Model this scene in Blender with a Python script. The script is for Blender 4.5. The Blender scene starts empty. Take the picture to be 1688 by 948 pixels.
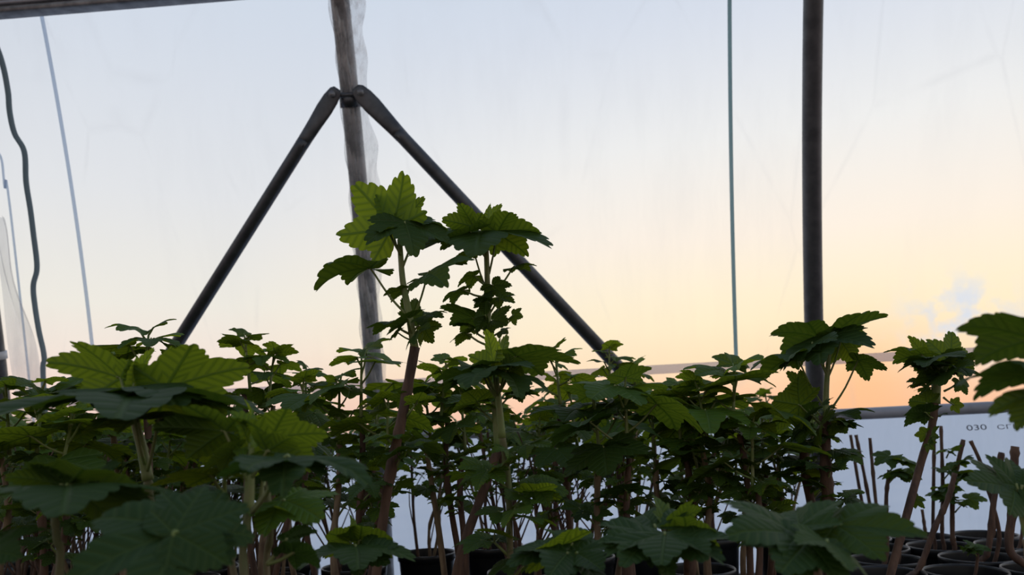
import bpy, math, random
from mathutils import Vector, Matrix
PI = math.pi
R = math.radians
C = bpy.context.scene.collection
scene = bpy.context.scene

# ------------------------------------------------------------------ camera
FPX, H = 1300.0, 0.395                       # focal length in pixels of a 1688-wide frame, eye height
PSI, PITCH, RHO = R(4), R(9.9), R(2.2)
fwd = Vector((-math.sin(PSI)*math.cos(PITCH), math.cos(PSI)*math.cos(PITCH), math.sin(PITCH)))
hor = Vector((math.cos(PSI), math.sin(PSI), 0))
ver = hor.cross(fwd)
rgt = hor*math.cos(RHO) - ver*math.sin(RHO)
upv = hor*math.sin(RHO) + ver*math.cos(RHO)
EYE = Vector((0, 0, H))
def at(px, py, Y):
    """point of the plane at distance Y (parallel to the tunnel wall) on the sight line of a photo pixel"""
    d = fwd*FPX + rgt*(px-844) + upv*(474-py)
    return EYE + d*(Y/d.y)
cd = bpy.data.cameras.new('camera'); cam = bpy.data.objects.new('camera', cd); C.objects.link(cam)
cd.sensor_width = 36; cd.lens = FPX/1688*36; cd.clip_start = .02; cd.clip_end = 500
m = Matrix((rgt, upv, -fwd)).transposed().to_4x4(); m.translation = EYE
cam.matrix_world = m
cd.dof.use_dof = True; cd.dof.focus_distance = .86; cd.dof.aperture_fstop = 10
scene.camera = cam
scene.view_settings.view_transform = 'Standard'; scene.view_settings.look = 'None'
scene.view_settings.exposure = 0; scene.view_settings.gamma = 1; scene.view_settings.use_curve_mapping = False
scene.cycles.transparent_max_bounces = 16; scene.cycles.max_bounces = 8
scene.cycles.transmission_bounces = 6; scene.cycles.diffuse_bounces = 4

# ------------------------------------------------------------------ node helpers
def s2l(c): c /= 255; return c/12.92 if c <= .04045 else ((c+.055)/1.055)**2.4
def rgb(r, g, b, k=1.0): return (s2l(r)*k, s2l(g)*k, s2l(b)*k, 1)
class NT:
    def __init__(s, tree): s.t = tree; s.n = tree.nodes; s.l = tree.links; s.n.clear()
    def node(s, kind, **kw):
        n = s.n.new(kind)
        for k, v in kw.items(): setattr(n, k, v)
        return n
    def put(s, sock, v):
        if hasattr(v, 'is_output'): s.l.new(v, sock)
        else: sock.default_value = v
    def math(s, op, a, b=0.0, c=None, clamp=False):
        n = s.node('ShaderNodeMath', operation=op); n.use_clamp = clamp
        s.put(n.inputs[0], a); s.put(n.inputs[1], b)
        if c is not None: s.put(n.inputs[2], c)
        return n.outputs[0]
    def vmath(s, op, a, b=None):
        n = s.node('ShaderNodeVectorMath', operation=op); s.put(n.inputs[0], a)
        if b is not None: s.put(n.inputs[1], b)
        return n.outputs['Value'] if op in ('DOT_PRODUCT', 'LENGTH', 'DISTANCE') else n.outputs[0]
    def mix(s, f, a, b, blend='MIX'):
        n = s.node('ShaderNodeMix', data_type='RGBA', blend_type=blend)
        s.put(n.inputs[0], f); s.put(n.inputs[6], a); s.put(n.inputs[7], b); return n.outputs[2]
    def ramp(s, f, stops, interp='LINEAR'):
        n = s.node('ShaderNodeValToRGB'); r = n.color_ramp; r.interpolation = interp
        while len(r.elements) < len(stops): r.elements.new(.5)
        for e, (p, c) in zip(r.elements, stops): e.position = p; e.color = c
        s.put(n.inputs[0], f); return n.outputs[0]
    def noise(s, vec, scale, detail=3, rough=.5):
        n = s.node('ShaderNodeTexNoise'); n.inputs['Scale'].default_value = scale
        n.inputs['Detail'].default_value = detail; n.inputs['Roughness'].default_value = rough
        if vec is not None: s.l.new(vec, n.inputs['Vector'])
        return n.outputs[0]
    def mapr(s, v, a, b, c, d):
        n = s.node('ShaderNodeMapRange'); s.put(n.inputs[0], v)
        for i, x in enumerate((a, b, c, d)): n.inputs[i+1].default_value = x
        return n.outputs[0]

# ------------------------------------------------------------------ sky: dusk, sunset glow low behind the right of the wall
world = bpy.data.worlds.new('dusk_sky'); scene.world = world; world.use_nodes = True
W = NT(world.node_tree)
tc = W.node('ShaderNodeTexCoord'); dirv = W.vmath('NORMALIZE', tc.outputs['Generated'])
sx = W.node('ShaderNodeSeparateXYZ'); W.l.new(dirv, sx.inputs[0]); zz = sx.outputs[2]
def skydir(px, py): return tuple((fwd*FPX + rgt*(px-844) + upv*(474-py)).normalized())
sun = Vector(skydir(1420, 640)); sunh = Vector((sun.x, sun.y, 0)).normalized()
az = W.vmath('DOT_PRODUCT', dirv, tuple(sunh))
warm = W.ramp(zz, [(0, rgb(250,190,152)), (.03, rgb(254,206,168)), (.065, rgb(254,225,185)), (.113, rgb(254,236,200)), (.145, rgb(254,238,207)), (.215, rgb(252,239,223)),
                   (.33, rgb(240,239,236)), (.37, rgb(233,234,235)), (.47, rgb(216,222,234)), (.75, rgb(165,182,208)), (1, rgb(140,160,195))])
cool = W.ramp(zz, [(0, rgb(230,196,184)), (.05, rgb(240,212,198)), (.1, rgb(240,226,214)), (.153, rgb(235,231,221)), (.28, rgb(223,225,228)),
                   (.45, rgb(208,216,228)), (.55, rgb(200,212,228)), (.75, rgb(165,182,208)), (1, rgb(140,160,195))])
fac = W.mapr(az, .72, .985, 0, 1)
col = W.mix(fac, cool, warm)
glow = W.math('POWER', W.math('MAXIMUM', W.vmath('DOT_PRODUCT', dirv, tuple(sun)), 0.0), 420.0)
col = W.mix(W.math('MULTIPLY', glow, .6), col, rgb(255,190,130))
nz = W.noise(dirv, 38, 4, .6)
for (px, py, p) in ((1592, 500, 2600), (1545, 535, 1500), (1640, 545, 1800)):
    b = W.math('POWER', W.math('MAXIMUM', W.vmath('DOT_PRODUCT', dirv, skydir(px, py)), 0.0), float(p))
    b = W.math('MULTIPLY', b, W.mapr(nz, .42, .62, 0, .8), clamp=True)
    col = W.mix(b, col, rgb(214,222,236))
# the sky darkens away from the sunset
dim = W.mapr(az, -.35, .55, .52, 1.0)
bg = W.node('ShaderNodeBackground'); W.l.new(col, bg.inputs[0]); W.l.new(W.math('MULTIPLY', dim, 1.09), bg.inputs[1])
W.l.new(bg.outputs[0], W.node('ShaderNodeOutputWorld').inputs[0])

# ------------------------------------------------------------------ materials
def mat(name):
    mt = bpy.data.materials.new(name); mt.use_nodes = True
    n = NT(mt.node_tree); n.out = n.node('ShaderNodeOutputMaterial'); return mt, n
def principled(name, base, rough=.5, metal=0.0, nscale=0, c2=None, bump=0.0, stretch=None, spec=.5):
    mt, n = mat(name)
    b = n.node('ShaderNodeBsdfPrincipled'); b.inputs['Roughness'].default_value = rough
    b.inputs['Metallic'].default_value = metal; b.inputs['Specular IOR Level'].default_value = spec
    b.inputs['Base Color'].default_value = base
    if nscale:
        t = n.node('ShaderNodeTexCoord'); v = t.outputs['Object']
        if stretch:
            mp = n.node('ShaderNodeMapping'); mp.inputs['Scale'].default_value = stretch; n.l.new(v, mp.inputs[0]); v = mp.outputs[0]
        nn = n.noise(v, nscale, 4, .6)
        if c2: n.l.new(n.mix(n.mapr(nn, .35, .65, 0, 1), base, c2), b.inputs['Base Color'])
        if bump:
            bp = n.node('ShaderNodeBump'); bp.inputs['Strength'].default_value = bump; bp.inputs['Distance'].default_value = .004
            n.l.new(nn, bp.inputs['Height']); n.l.new(bp.outputs[0], b.inputs['Normal'])
    n.l.new(b.outputs[0], n.out.inputs[0]); return mt

def leaf_material():
    mt, n = mat('currant_leaf')
    uv = n.node('ShaderNodeUVMap'); uv.uv_map = 'leaf'
    s = n.node('ShaderNodeSeparateXYZ'); n.l.new(uv.outputs[0], s.inputs[0])
    x, y = s.outputs[0], s.outputs[1]
    r = n.math('SQRT', n.math('ADD', n.math('MULTIPLY', x, x), n.math('MULTIPLY', y, y)))
    a = n.math('ARCTAN2', x, y); st = R(55)
    loc = n.math('SUBTRACT', a, n.math('MULTIPLY', n.math('ROUND', n.math('DIVIDE', a, st)), st))
    al = n.math('MULTIPLY', r, n.math('COSINE', loc)); ac = n.math('MULTIPLY', r, n.math('ABSOLUTE', n.math('SINE', loc)))
    wave = n.math('SINE', n.math('MULTIPLY', n.math('SUBTRACT', al, n.math('MULTIPLY', ac, .75)), 2*PI*7.5))
    lat = n.math('POWER', n.math('MULTIPLY_ADD', wave, .5, .5), 3.0)
    main = n.mapr(ac, .008, .03, 1, 0)
    vein = n.math('MAXIMUM', main, n.math('MULTIPLY', lat, .55))
    tint = n.node('ShaderNodeVertexColor'); tint.layer_name = 'tint'
    sc = n.node('ShaderNodeSeparateColor'); n.l.new(tint.outputs[0], sc.inputs[0])
    young, val = sc.outputs[0], sc.outputs[1]  # leaf by leaf: lighter new growth, plus backlight painted into the leaf colour
    top = n.mix(young, rgb(62,90,46), rgb(88,122,38))
    top = n.mix(n.math('MULTIPLY', vein, .35), top, rgb(120,148,84))
    trans = n.mix(young, rgb(64,90,26), rgb(172,188,38))
    trans = n.mix(n.math('MULTIPLY', vein, .75), trans, rgb(52,84,14))
    gain = n.math('MULTIPLY_ADD', val, .7, .65)
    gv = n.node('ShaderNodeCombineColor')
    for i in range(3): n.l.new(gain, gv.inputs[i])
    top = n.mix(1.0, top, gv.outputs[0], 'MULTIPLY'); trans = n.mix(1.0, trans, gv.outputs[0], 'MULTIPLY')
    bp = n.node('ShaderNodeBump'); bp.inputs['Strength'].default_value = .6; bp.inputs['Distance'].default_value = .0016
    n.l.new(n.math('MULTIPLY', vein, -1.0), bp.inputs['Height'])
    b = n.node('ShaderNodeBsdfPrincipled'); b.inputs['Roughness'].default_value = .55; b.inputs['Specular IOR Level'].default_value = .25
    n.l.new(top, b.inputs['Base Color']); n.l.new(bp.outputs[0], b.inputs['Normal'])
    t = n.node('ShaderNodeBsdfTranslucent'); n.l.new(trans, t.inputs[0]); n.l.new(bp.outputs[0], t.inputs[1])
    mx = n.node('ShaderNodeMixShader'); mx.inputs[0].default_value = .48
    n.l.new(b.outputs[0], mx.inputs[1]); n.l.new(t.outputs[0], mx.inputs[2]); n.l.new(mx.outputs[0], n.out.inputs[0])
    return mt

def film_material(name, base_fac, var, tint, tcol, nscale, stretch, gloss=.0, front=.35):
    """clear sheeting: see-through, with streaks that scatter light: condensation, dust, and painted light and dark on crumpled folds"""
    mt, n = mat(name)
    t = n.node('ShaderNodeTexCoord'); mp = n.node('ShaderNodeMapping'); mp.inputs['Scale'].default_value = stretch
    n.l.new(t.outputs['Object'], mp.inputs[0])
    a = n.noise(mp.outputs[0], nscale, 4, .6); a2 = n.noise(t.outputs['Object'], 2.3, 3, .5)
    f = n.math('MULTIPLY', n.mapr(a, .45, .75, 0, 1), n.mapr(a2, .4, .65, .2, 1))
    if name == 'clear_film':      # fine creases left by folding
        m2_ = n.node('ShaderNodeMapping'); m2_.inputs['Scale'].default_value = (1.9, 1, .75); m2_.inputs['Rotation'].default_value = (0, .45, 0)
        n.l.new(t.outputs['Object'], m2_.inputs[0])
        vo = n.node('ShaderNodeTexVoronoi', feature='DISTANCE_TO_EDGE'); vo.inputs['Scale'].default_value = 1.7; n.l.new(m2_.outputs[0], vo.inputs['Vector'])
        cr = n.mapr(vo.outputs['Distance'], .0, .022, 1, 0)
        f = n.math('MULTIPLY_ADD', n.math('MULTIPLY', cr, n.mapr(n.noise(t.outputs['Object'], 5, 2), .45, .62, 0, 1)), 1.1, f)
    f = n.math('MULTIPLY_ADD', f, var, base_fac, clamp=True)
    tr = n.node('ShaderNodeBsdfTransparent'); tr.inputs[0].default_value = tint
    tl = n.node('ShaderNodeBsdfTranslucent'); tl.inputs[0].default_value = tcol
    df = n.node('ShaderNodeBsdfDiffuse'); df.inputs[0].default_value = tcol
    m1 = n.node('ShaderNodeMixShader'); m1.inputs[0].default_value = front
    n.l.new(tl.outputs[0], m1.inputs[1]); n.l.new(df.outputs[0], m1.inputs[2])
    m2 = n.node('ShaderNodeMixShader'); n.l.new(f, m2.inputs[0]); n.l.new(tr.outputs[0], m2.inputs[1]); n.l.new(m1.outputs[0], m2.inputs[2])
    last = m2
    if gloss:
        g = n.node('ShaderNodeBsdfGlossy'); g.inputs['Roughness'].default_value = .25; g.inputs[0].default_value = (.9,.92,.95,1)
        m3 = n.node('ShaderNodeMixShader'); m3.inputs[0].default_value = gloss
        n.l.new(m2.outputs[0], m3.inputs[1]); n.l.new(g.outputs[0], m3.inputs[2]); last = m3
    n.l.new(last.outputs[0], n.out.inputs[0]); return mt

def cord_material(name, c, k):
    mt, n = mat(name)
    d = n.node('ShaderNodeBsdfDiffuse'); d.inputs[0].default_value = c
    t = n.node('ShaderNodeBsdfTranslucent'); t.inputs[0].default_value = c
    x = n.node('ShaderNodeBsdfTransparent'); x.inputs[0].default_value = c
    a = n.node('ShaderNodeMixShader'); a.inputs[0].default_value = .6; n.l.new(d.outputs[0], a.inputs[1]); n.l.new(t.outputs[0], a.inputs[2])
    b = n.node('ShaderNodeMixShader'); b.inputs[0].default_value = k; n.l.new(a.outputs[0], b.inputs[1]); n.l.new(x.outputs[0], b.inputs[2])
    n.l.new(b.outputs[0], n.out.inputs[0]); return mt

M = dict(
    leaf=leaf_material(),
    shoot=principled('green_shoot', rgb(118,140,72), .5, 0, 60, rgb(138,140,90)),
    bark=principled('cane_bark', rgb(112,84,66), .75, 0, 90, rgb(74,54,45), .5, (1,1,.25)),
    pale_bark=principled('pale_cane_bark', rgb(156,134,106), .75, 0, 90, rgb(108,88,68), .4, (1,1,.25)),
    green_cane=principled('young_cane', rgb(104,118,70), .6, 0, 70, rgb(118,104,74), .2, (1,1,.25)),
    pot=principled('black_plastic', rgb(26,27,30), .32, 0, 40, rgb(34,35,38)),
    soil=principled('potting_soil', rgb(62,46,38), .95, 0, 120, rgb(34,26,22), 1.0),
    steel=principled('galvanised_steel', rgb(150,154,160), .38, .25, 30, rgb(104,108,114), .05),
    dark_steel=principled('weathered_steel', rgb(96,99,104), .45, .6, 25, rgb(76,79,84), .05),
    rail=principled('rail_coating', rgb(170,174,186), .45, .1, 14, rgb(150,154,166)),
    cord=cord_material('polymer_cord', rgb(190,214,216), .15),
    blue_cord=cord_material('pale_cord', rgb(224,232,242), .68),
    dark_cord=cord_material('dark_cord', rgb(150,166,172), .05),
    floor=principled('ground_cover_fabric', rgb(40,38,36), .9, 0, 50, rgb(56,50,44), .4),
    outside=principled('pale_outdoor_ground', rgb(232,236,242), .9, 0, 3, rgb(214,222,234), .2),
    clip=principled('white_clip', rgb(225,226,228), .5, 0, 20, rgb(205,206,210)),
    ink=principled('print_ink', rgb(44,46,66), .6, 0, 220, rgb(70,74,96)),
    film=film_material('clear_film', .03, .09, (.968,.968,.968,1), (.92,.91,.90,1), 7, (1.6,1,.12), 0, .15),
    skirt=film_material('milky_film', .55, .35, (.93,.96,1,1), (.80,.89,1,1), 4, (1.4,1,.3), .04, .08),
    crumple=film_material('crumpled_film', .22, .85, (.92,.93,.94,1), (.84,.83,.82,1), 42, (2.5,2.5,.16), .06, .5),  # whitish streaks paint in the light and dark of the folds
    flap=film_material('folded_film', .30, .35, (.95,.95,.95,1), (.86,.85,.84,1), 18, (2,2,.2), .02, .15),
    seam=film_material('film_seam', .32, .2, (.84,.82,.84,1), (.70,.68,.74,1), 8, (1,1,1)),
)

# ------------------------------------------------------------------ mesh builder
class MB:
    def __init__(s): s.v = []; s.f = []; s.uv = []; s.tint = []; s.second = None
    def tube(s, pts, rad, n=8, cap=True, sub=0):
        pts = [Vector(p) for p in pts]
        if not isinstance(rad, (list, tuple)): rad = [rad]*len(pts)
        elif len(rad) != len(pts):
            a, b = rad[0], rad[-1]; rad = [a+(b-a)*i/(len(pts)-1) for i in range(len(pts))]
        if sub and len(pts) > 2: pts, rad = smooth(pts, rad, sub)
        k0 = len(s.v); prev = None
        for i, p in enumerate(pts):
            d = (pts[min(i+1, len(pts)-1)] - pts[max(i-1, 0)]).normalized()
            if prev is None:
                a = Vector((1,0,0)) if abs(d.x) < .8 else Vector((0,1,0))
                x = d.cross(a).normalized()
            else: x = (prev - d*prev.dot(d)).normalized()
            prev = x; y = d.cross(x)
            for j in range(n):
                t = 2*PI*j/n; s.v.append(p + (x*math.cos(t) + y*math.sin(t))*rad[i])
        for i in range(len(pts)-1):
            for j in range(n):
                a = k0+i*n+j; b = k0+i*n+(j+1) % n; s.f.append((a, b, b+n, a+n))
        if cap:
            s.f.append(tuple(k0+j for j in range(n))[::-1]); e = k0+(len(pts)-1)*n; s.f.append(tuple(e+j for j in range(n)))
        return s
    def lathe(s, prof, n=40):
        k0 = len(s.v)
        for (r, z) in prof:
            for j in range(n):
                t = 2*PI*j/n; s.v.append(Vector((r*math.cos(t), r*math.sin(t), z)))
        for i in range(len(prof)-1):
            for j in range(n):
                a = k0+i*n+j; b = k0+i*n+(j+1) % n; s.f.append((a, b, b+n, a+n))
        s.f.append(tuple(k0+j for j in range(n))[::-1]); e = k0+(len(prof)-1)*n; s.f.append(tuple(e+j for j in range(n)))
        return s
    def extrude(s, sec, path):
        """section points (offset vectors) swept along path points"""
        k0 = len(s.v); n = len(sec)
        for p in path:
            for q in sec: s.v.append(Vector(p)+Vector(q))
        for i in range(len(path)-1):
            for j in range(n):
                a = k0+i*n+j; b = k0+i*n+(j+1) % n; s.f.append((a, b, b+n, a+n))
        s.f.append(tuple(k0+j for j in range(n))[::-1]); e = k0+(len(path)-1)*n; s.f.append(tuple(e+j for j in range(n)))
        return s
    def grid(s, fn, nu, nv):
        k0 = len(s.v)
        for i in range(nu+1):
            for j in range(nv+1): s.v.append(Vector(fn(i/nu, j/nv)))
        for i in range(nu):
            for j in range(nv):
                a = k0+i*(nv+1)+j; s.f.append((a, a+nv+1, a+nv+2, a+1))
        return s
    def build(s, name, mt, parent=None, origin=None, flat=False):
        me = bpy.data.meshes.new(name)
        o0 = Vector(origin) if origin is not None else Vector((0,0,0))
        me.from_pydata([tuple(v-o0) for v in s.v], [], s.f)
        if not flat: me.polygons.foreach_set('use_smooth', [True]*len(me.polygons))
        if s.uv:
            ul = me.uv_layers.new(name='leaf'); ca = me.color_attributes.new('tint', 'FLOAT_COLOR', 'POINT')
            li = [0]*len(me.loops); me.loops.foreach_get('vertex_index', li)
            flatuv = []
            for i in li: flatuv += s.uv[i]
            ul.data.foreach_set('uv', flatuv)
            fc = []
            for t in s.tint: fc += (t[0], t[1], 0, 1)
            ca.data.foreach_set('color', fc)
        me.materials.append(mt)
        if s.second:
            me.materials.append(s.second[0])
            me.polygons.foreach_set('material_index', [1 if i >= s.second[1] else 0 for i in range(len(me.polygons))])
        me.update()
        o = bpy.data.objects.new(name, me); C.objects.link(o)
        if parent: o.parent = parent
        else: o.location = o0
        return o

def smooth(pts, rad, sub):
    P, Q = [], []
    for i in range(len(pts)-1):
        a, b, c, d = pts[max(i-1, 0)], pts[i], pts[i+1], pts[min(i+2, len(pts)-1)]
        for k in range(sub):
            t = k/sub
            P.append(.5*((2*b) + (c-a)*t + (2*a-5*b+4*c-d)*t*t + (3*b-a-3*c+d)*t**3)); Q.append(rad[i]+(rad[i+1]-rad[i])*t)
    P.append(pts[-1]); Q.append(rad[-1]); return P, Q

# --- the currant leaf: palmate, five lobes, double-toothed edge, pleated along the veins
LOBES = ((0, 1.0, .60), (.96, .92, .58), (-.96, .92, .58), (1.95, .66, .60), (-1.95, .66, .60))
def outline(th):
    r = .30
    for c, Rr, w in LOBES:
        q = Rr*(1-.40*(abs(th-c)/w)**1.05)
        if q > r: r = q
    e = (abs(th)-2.45)/.6
    if e > 0: r *= max(.22, 1-e*.72)
    return r
def leaf(mb, base, tip, up, W=1.0, fold=.16, droop=.12, side=.10, lod=1, tint=(.4, .5), rng=random, lift=0.0):
    base, tip = Vector(base), Vector(tip); mid = tip-base; L = mid.length; y = mid/L
    n = (up - y*up.dot(y))
    if n.length < 1e-4: n = Vector((0,-1,0)) - y*(-y.y)
    n.normalize(); x = y.cross(n)
    N, rings, teeth = ((144, (.22,.5,.78,.93,1), 36), (96, (.3,.65,.9,1), 24), (52, (.45,.93,1), 13))[lod]
    k0 = len(mb.v); ph = rng.random()*6.28; ph2 = rng.random()*6.28; curl = rng.uniform(0,.7); am = rng.uniform(.02,.055); asym = rng.uniform(-.06,.06)
    mb.v.append(base.copy()); mb.uv.append((0,0)); mb.tint.append(tint)
    for q in rings:
        for i in range(N+1):
            th = -2.98 + 5.96*i/N
            r = outline(th)
            if q == 1:
                t = (i*teeth/N) % 1.0
                r *= 1 + .075*(abs(math.sin(PI*t))**.7 - .75)
            r *= q
            lx = math.sin(th)*r; ly = math.cos(th)*r
            loc = th - R(55)*round(th/R(55))
            z = fold*r*(abs(math.sin(loc))*1.3 - .22) + droop*(1.1*ly-ly*abs(ly)*1.1) - side*lx*lx*(1.5) - curl*max(0, r-.55)**2 + lift*abs(lx)
            z += am*math.sin(3*th+ph)*r + .03*math.sin(7*th+ph2)*r*r
            px = (lx+asym*ly*ly)*W
            mb.v.append(base + (x*px + y*ly + n*z)*L); mb.uv.append((lx, ly)); mb.tint.append(tint)
    for i in range(N): mb.f.append((k0, k0+2+i, k0+1+i))
    for k in range(len(rings)-1):
        a0 = k0+1+k*(N+1); b0 = a0+N+1
        for i in range(N): mb.f.append((a0+i, a0+i+1, b0+i+1, b0+i))

def tag(o, label, cat, group=None, kind=None):
    o['label'] = label; o['category'] = cat
    if group: o['group'] = group
    if kind: o['kind'] = kind
    return o
def struct(o): o['kind'] = 'structure'; return o
def empty(name, loc): 
    e = bpy.data.objects.new(name, None); e.empty_display_size = .05; e.location = loc; C.objects.link(e); return e

# ------------------------------------------------------------------ the tunnel: circle profile of the wall
TR = 6.0; TH0 = R(13); TCZ = H-TR*math.sin(TH0); TCY = 2.05-TR*math.cos(TH0)
def wall(z, off=0.0):
    """Y of the wall at height z; off > 0 is outside"""
    s = (z-TCZ)/(TR+off); return TCY+(TR+off)*math.sqrt(max(0, 1-s*s))
def arc(X, z0, z1, off=0.0, n=40): return [Vector((X, wall(z0+(z1-z0)*i/n, off), z0+(z1-z0)*i/n)) for i in range(n+1)]
def on_wall(px, py, off=0.0):
    Y = 1.95
    for _ in range(12): p = at(px, py, Y); Y = wall(p.z, off)
    return at(px, py, Y)
Z_RAIL = on_wall(1420, 683).z; Z_SEAM = on_wall(1300, 598).z
struct(MB().grid(lambda u, v: (-5+10*u, wall(.02+.0*u+(Z_RAIL-.02)+(3.6-Z_RAIL)*v, .028), Z_RAIL+(3.6-Z_RAIL)*v), 8, 40).build('wall_back', M['film']))
def rail_z(X): return Z_RAIL + .011*(X-.6)
def skirt(u, v):
    X = -5+10*u; z = -.01+(rail_z(X)+.01)*v
    return (X, wall(max(z, 0), .026)+.006*math.sin(X*9+2*math.sin(z*8))*(1-v)+.005*math.sin(X*31+z*7)*(1-v), z)
skirt_o = struct(MB().grid(skirt, 260, 14).build('wall_skirt', M['skirt']))
def roofp(u, v):
    z = 3.6+(TCZ+TR+.02-3.6)*math.sin(v*PI/2); return (-5+10*u, wall(z, .028), z)
struct(MB().grid(roofp, 8, 16).build('ceiling', M['film']))
struct(MB().grid(lambda u, v: (-5+10*u, -4.2+(wall(0,.028)+4.2)*v, 0), 10, 10).build('floor', M['floor']))
struct(MB().grid(lambda u, v: (-90+180*u, wall(0,.028)+.001+90*v*v, -.004), 10, 10).build('ground_outside', M['outside']))

# hoops
def hoop(px_list, label, mt, parts=None):
    Xs = [on_wall(*p).x for p in px_list]; X = sum(Xs)/len(Xs)
    e = empty('tunnel_hoop', (X, wall(0), 0)); tag(e, label, 'pipe', 'tunnel hoops')
    ps = arc(X, -.05, 3.6, 0, 60)
    MB().tube([p-e.location for p in ps], .0225, 20).build('pipe', mt, e)
    return e, X
hoopR, XR = hoop([(1347,0),(1339,200),(1338,400),(1339,640)], 'thick dark tunnel hoop pipe standing behind the tall spreading currant', M['dark_steel'])
hoopC, XC = hoop([(565,10),(582,200),(598,400),(612,600)], 'grey tunnel hoop wrapped in crumpled film with the two braces meeting on it', M['steel'])
hoopL, XL = hoop([(-19,450),(-16,560)], 'tunnel hoop pipe at the film fold beside the wavy cord', M['dark_steel'])
# clamp collar on the middle hoop
pk = on_wall(581, 166); zc = pk.z
def hoop_dir(z): return (Vector((XC, wall(z+.01), z+.01))-Vector((XC, wall(z), z))).normalized()
hd = hoop_dir(zc); cpt = Vector((XC, wall(zc), zc))
cl = MB().tube([cpt-hd*.016-hoopC.location, cpt+hd*.016-hoopC.location], .0265, 20).build('clamp', M['dark_steel'], hoopC)
MB().tube([cpt+Vector((-.05,-.026,.004))-hoopC.location, cpt+Vector((.05,-.026,.004))-hoopC.location], .006, 10).build('bolt', M['dark_steel'], cl)
# light clip on the edge hoop
pc = on_wall(-2, 586)
MB().tube([Vector((XL, wall(pc.z+d), pc.z+d))-hoopL.location for d in (-.010, .010)], .0265, 20).build('clip', M['clip'], hoopL)

# braces: pipe, squashed flat end, bolt
def brace(label, sgn, far):
    top = cpt+Vector((sgn*.035, -.030, .004)); d = (far-top).normalized()
    e = empty('brace_pipe', far); tag(e, label, 'pipe', 'diagonal braces of the middle hoop')
    MB().tube([top+d*.13-far, top+d*.15-far, far-far], [.0160,.0163,.0163], 16).build('pipe', M['dark_steel'], e)
    nrm = Vector((0,-1,0)); w = d.cross(nrm).normalized(); nn = w.cross(d)
    fl = MB(); secs = ((-.020,.010,.0035), (-.012,.017,.0035), (.010,.0215,.0035), (.04,.0225,.004), (.08,.020,.008), (.12,.0175,.013), (.145,.0166,.0162))
    k = 14
    for (t, a, b) in secs:
        for j in range(k):
            an = 2*PI*j/k; fl.v.append(top+d*t+w*(a*math.cos(an))+nn*(b*math.sin(an))-far)
    for i in range(len(secs)-1):
        for j in range(k): fl.f.append((i*k+j, i*k+(j+1) % k, (i+1)*k+(j+1) % k, (i+1)*k+j))
    fl.f.append(tuple(range(k))[::-1]); fl.f.append(tuple((len(secs)-1)*k+j for j in range(k)))
    fe = fl.build('flattened_end', M['dark_steel'], e)
    MB().tube([top+nrm*.012-far, top-nrm*.012-far], .008, 6).build('bolt', M['steel'], fe)
brace('dark diagonal brace pipe running from the middle hoop toward the film fold', -1, Vector((XL+.06, wall(.05)-.045, .02)))
brace('dark diagonal brace pipe running behind the two tall currants to the thick hoop foot', 1, Vector((XR-.05, wall(.05)-.045, .02)))

# purlin: grooved locking channel along the wall, high up
pz = on_wall(0, 8, -.04)
pu = empty('purlin_rail', (-2.6, wall(pz.z, -.03), pz.z)); tag(pu, 'grey grooved steel purlin channel running along the film at the top corner', 'rail')
sec = [(0,-.020,-.030), (0,-.026,-.022), (0,-.018,-.012), (0,-.018,-.002), (0,-.028,.006), (0,-.022,.018), (0,-.012,.030), (0,.012,.030), (0,.012,-.030)]
MB().extrude(sec, [(0,0,0), (5.2,0,.02)]).build('channel', M['steel'], pu)
MB().tube([(0,-.024,-.008), (5.2,-.024,.012)], .0045, 8).build('spring_wire', M['rail'], pu)

# lower rail and the seam strip above it
def edge_rail(name, zf, mt, label, half, off, bulge):
    X0, X1 = -2.8, 3.4
    pth = [Vector((X0+(X1-X0)*i/40, wall(zf(X0+(X1-X0)*i/40), off), zf(X0+(X1-X0)*i/40))) for i in range(41)]
    s_ = [(0, -bulge*math.sin(t)-.001*(1 if t < PI else -1), half*math.cos(t)) for t in [2*PI*k/18 for k in range(18)]]
    return tag(MB().extrude([(a, b, c) for a, b, c in s_], pth).build(name, mt, None, pth[0]), label, 'rail')
edge_rail('base_rail', rail_z, M['rail'], 'pale grey rail clamping the top edge of the milky lower film', .0145, -.004, .010)
def seam_z(X): return Z_SEAM + .012*(X-.35)
edge_rail('film_seam', seam_z, M['seam'], 'thin translucent overlap strip crossing the clear film above the grey rail', .0115, .022, .0022)

# cords pressed against the film from outside
def cord(px, label, mt, rad, off=.045, zlo=Z_SEAM, zhi=2.2):
    Xs = [on_wall(*p, off) for p in px]; X = sum(p.x for p in Xs)/len(Xs)
    o = arc(X, zlo, zhi, off, 60)
    return tag(MB().tube([p-o[0] for p in o], rad, 8).build('cord', mt, None), label, 'cord', 'cords on the film'), o[0]
for args in (([(1197,0),(1203,200),(1210,400),(1218,590)], 'thin straight grey-green cord outside the film beside the thick hoop', M['cord'], .0050),
             ([(62,30),(97,180),(121,300),(139,440),(150,550)], 'faint smooth pale cord outside the film between wavy cord and brace', M['blue_cord'], .0046)):
    o, p0 = cord(*args); o.location = p0
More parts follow.
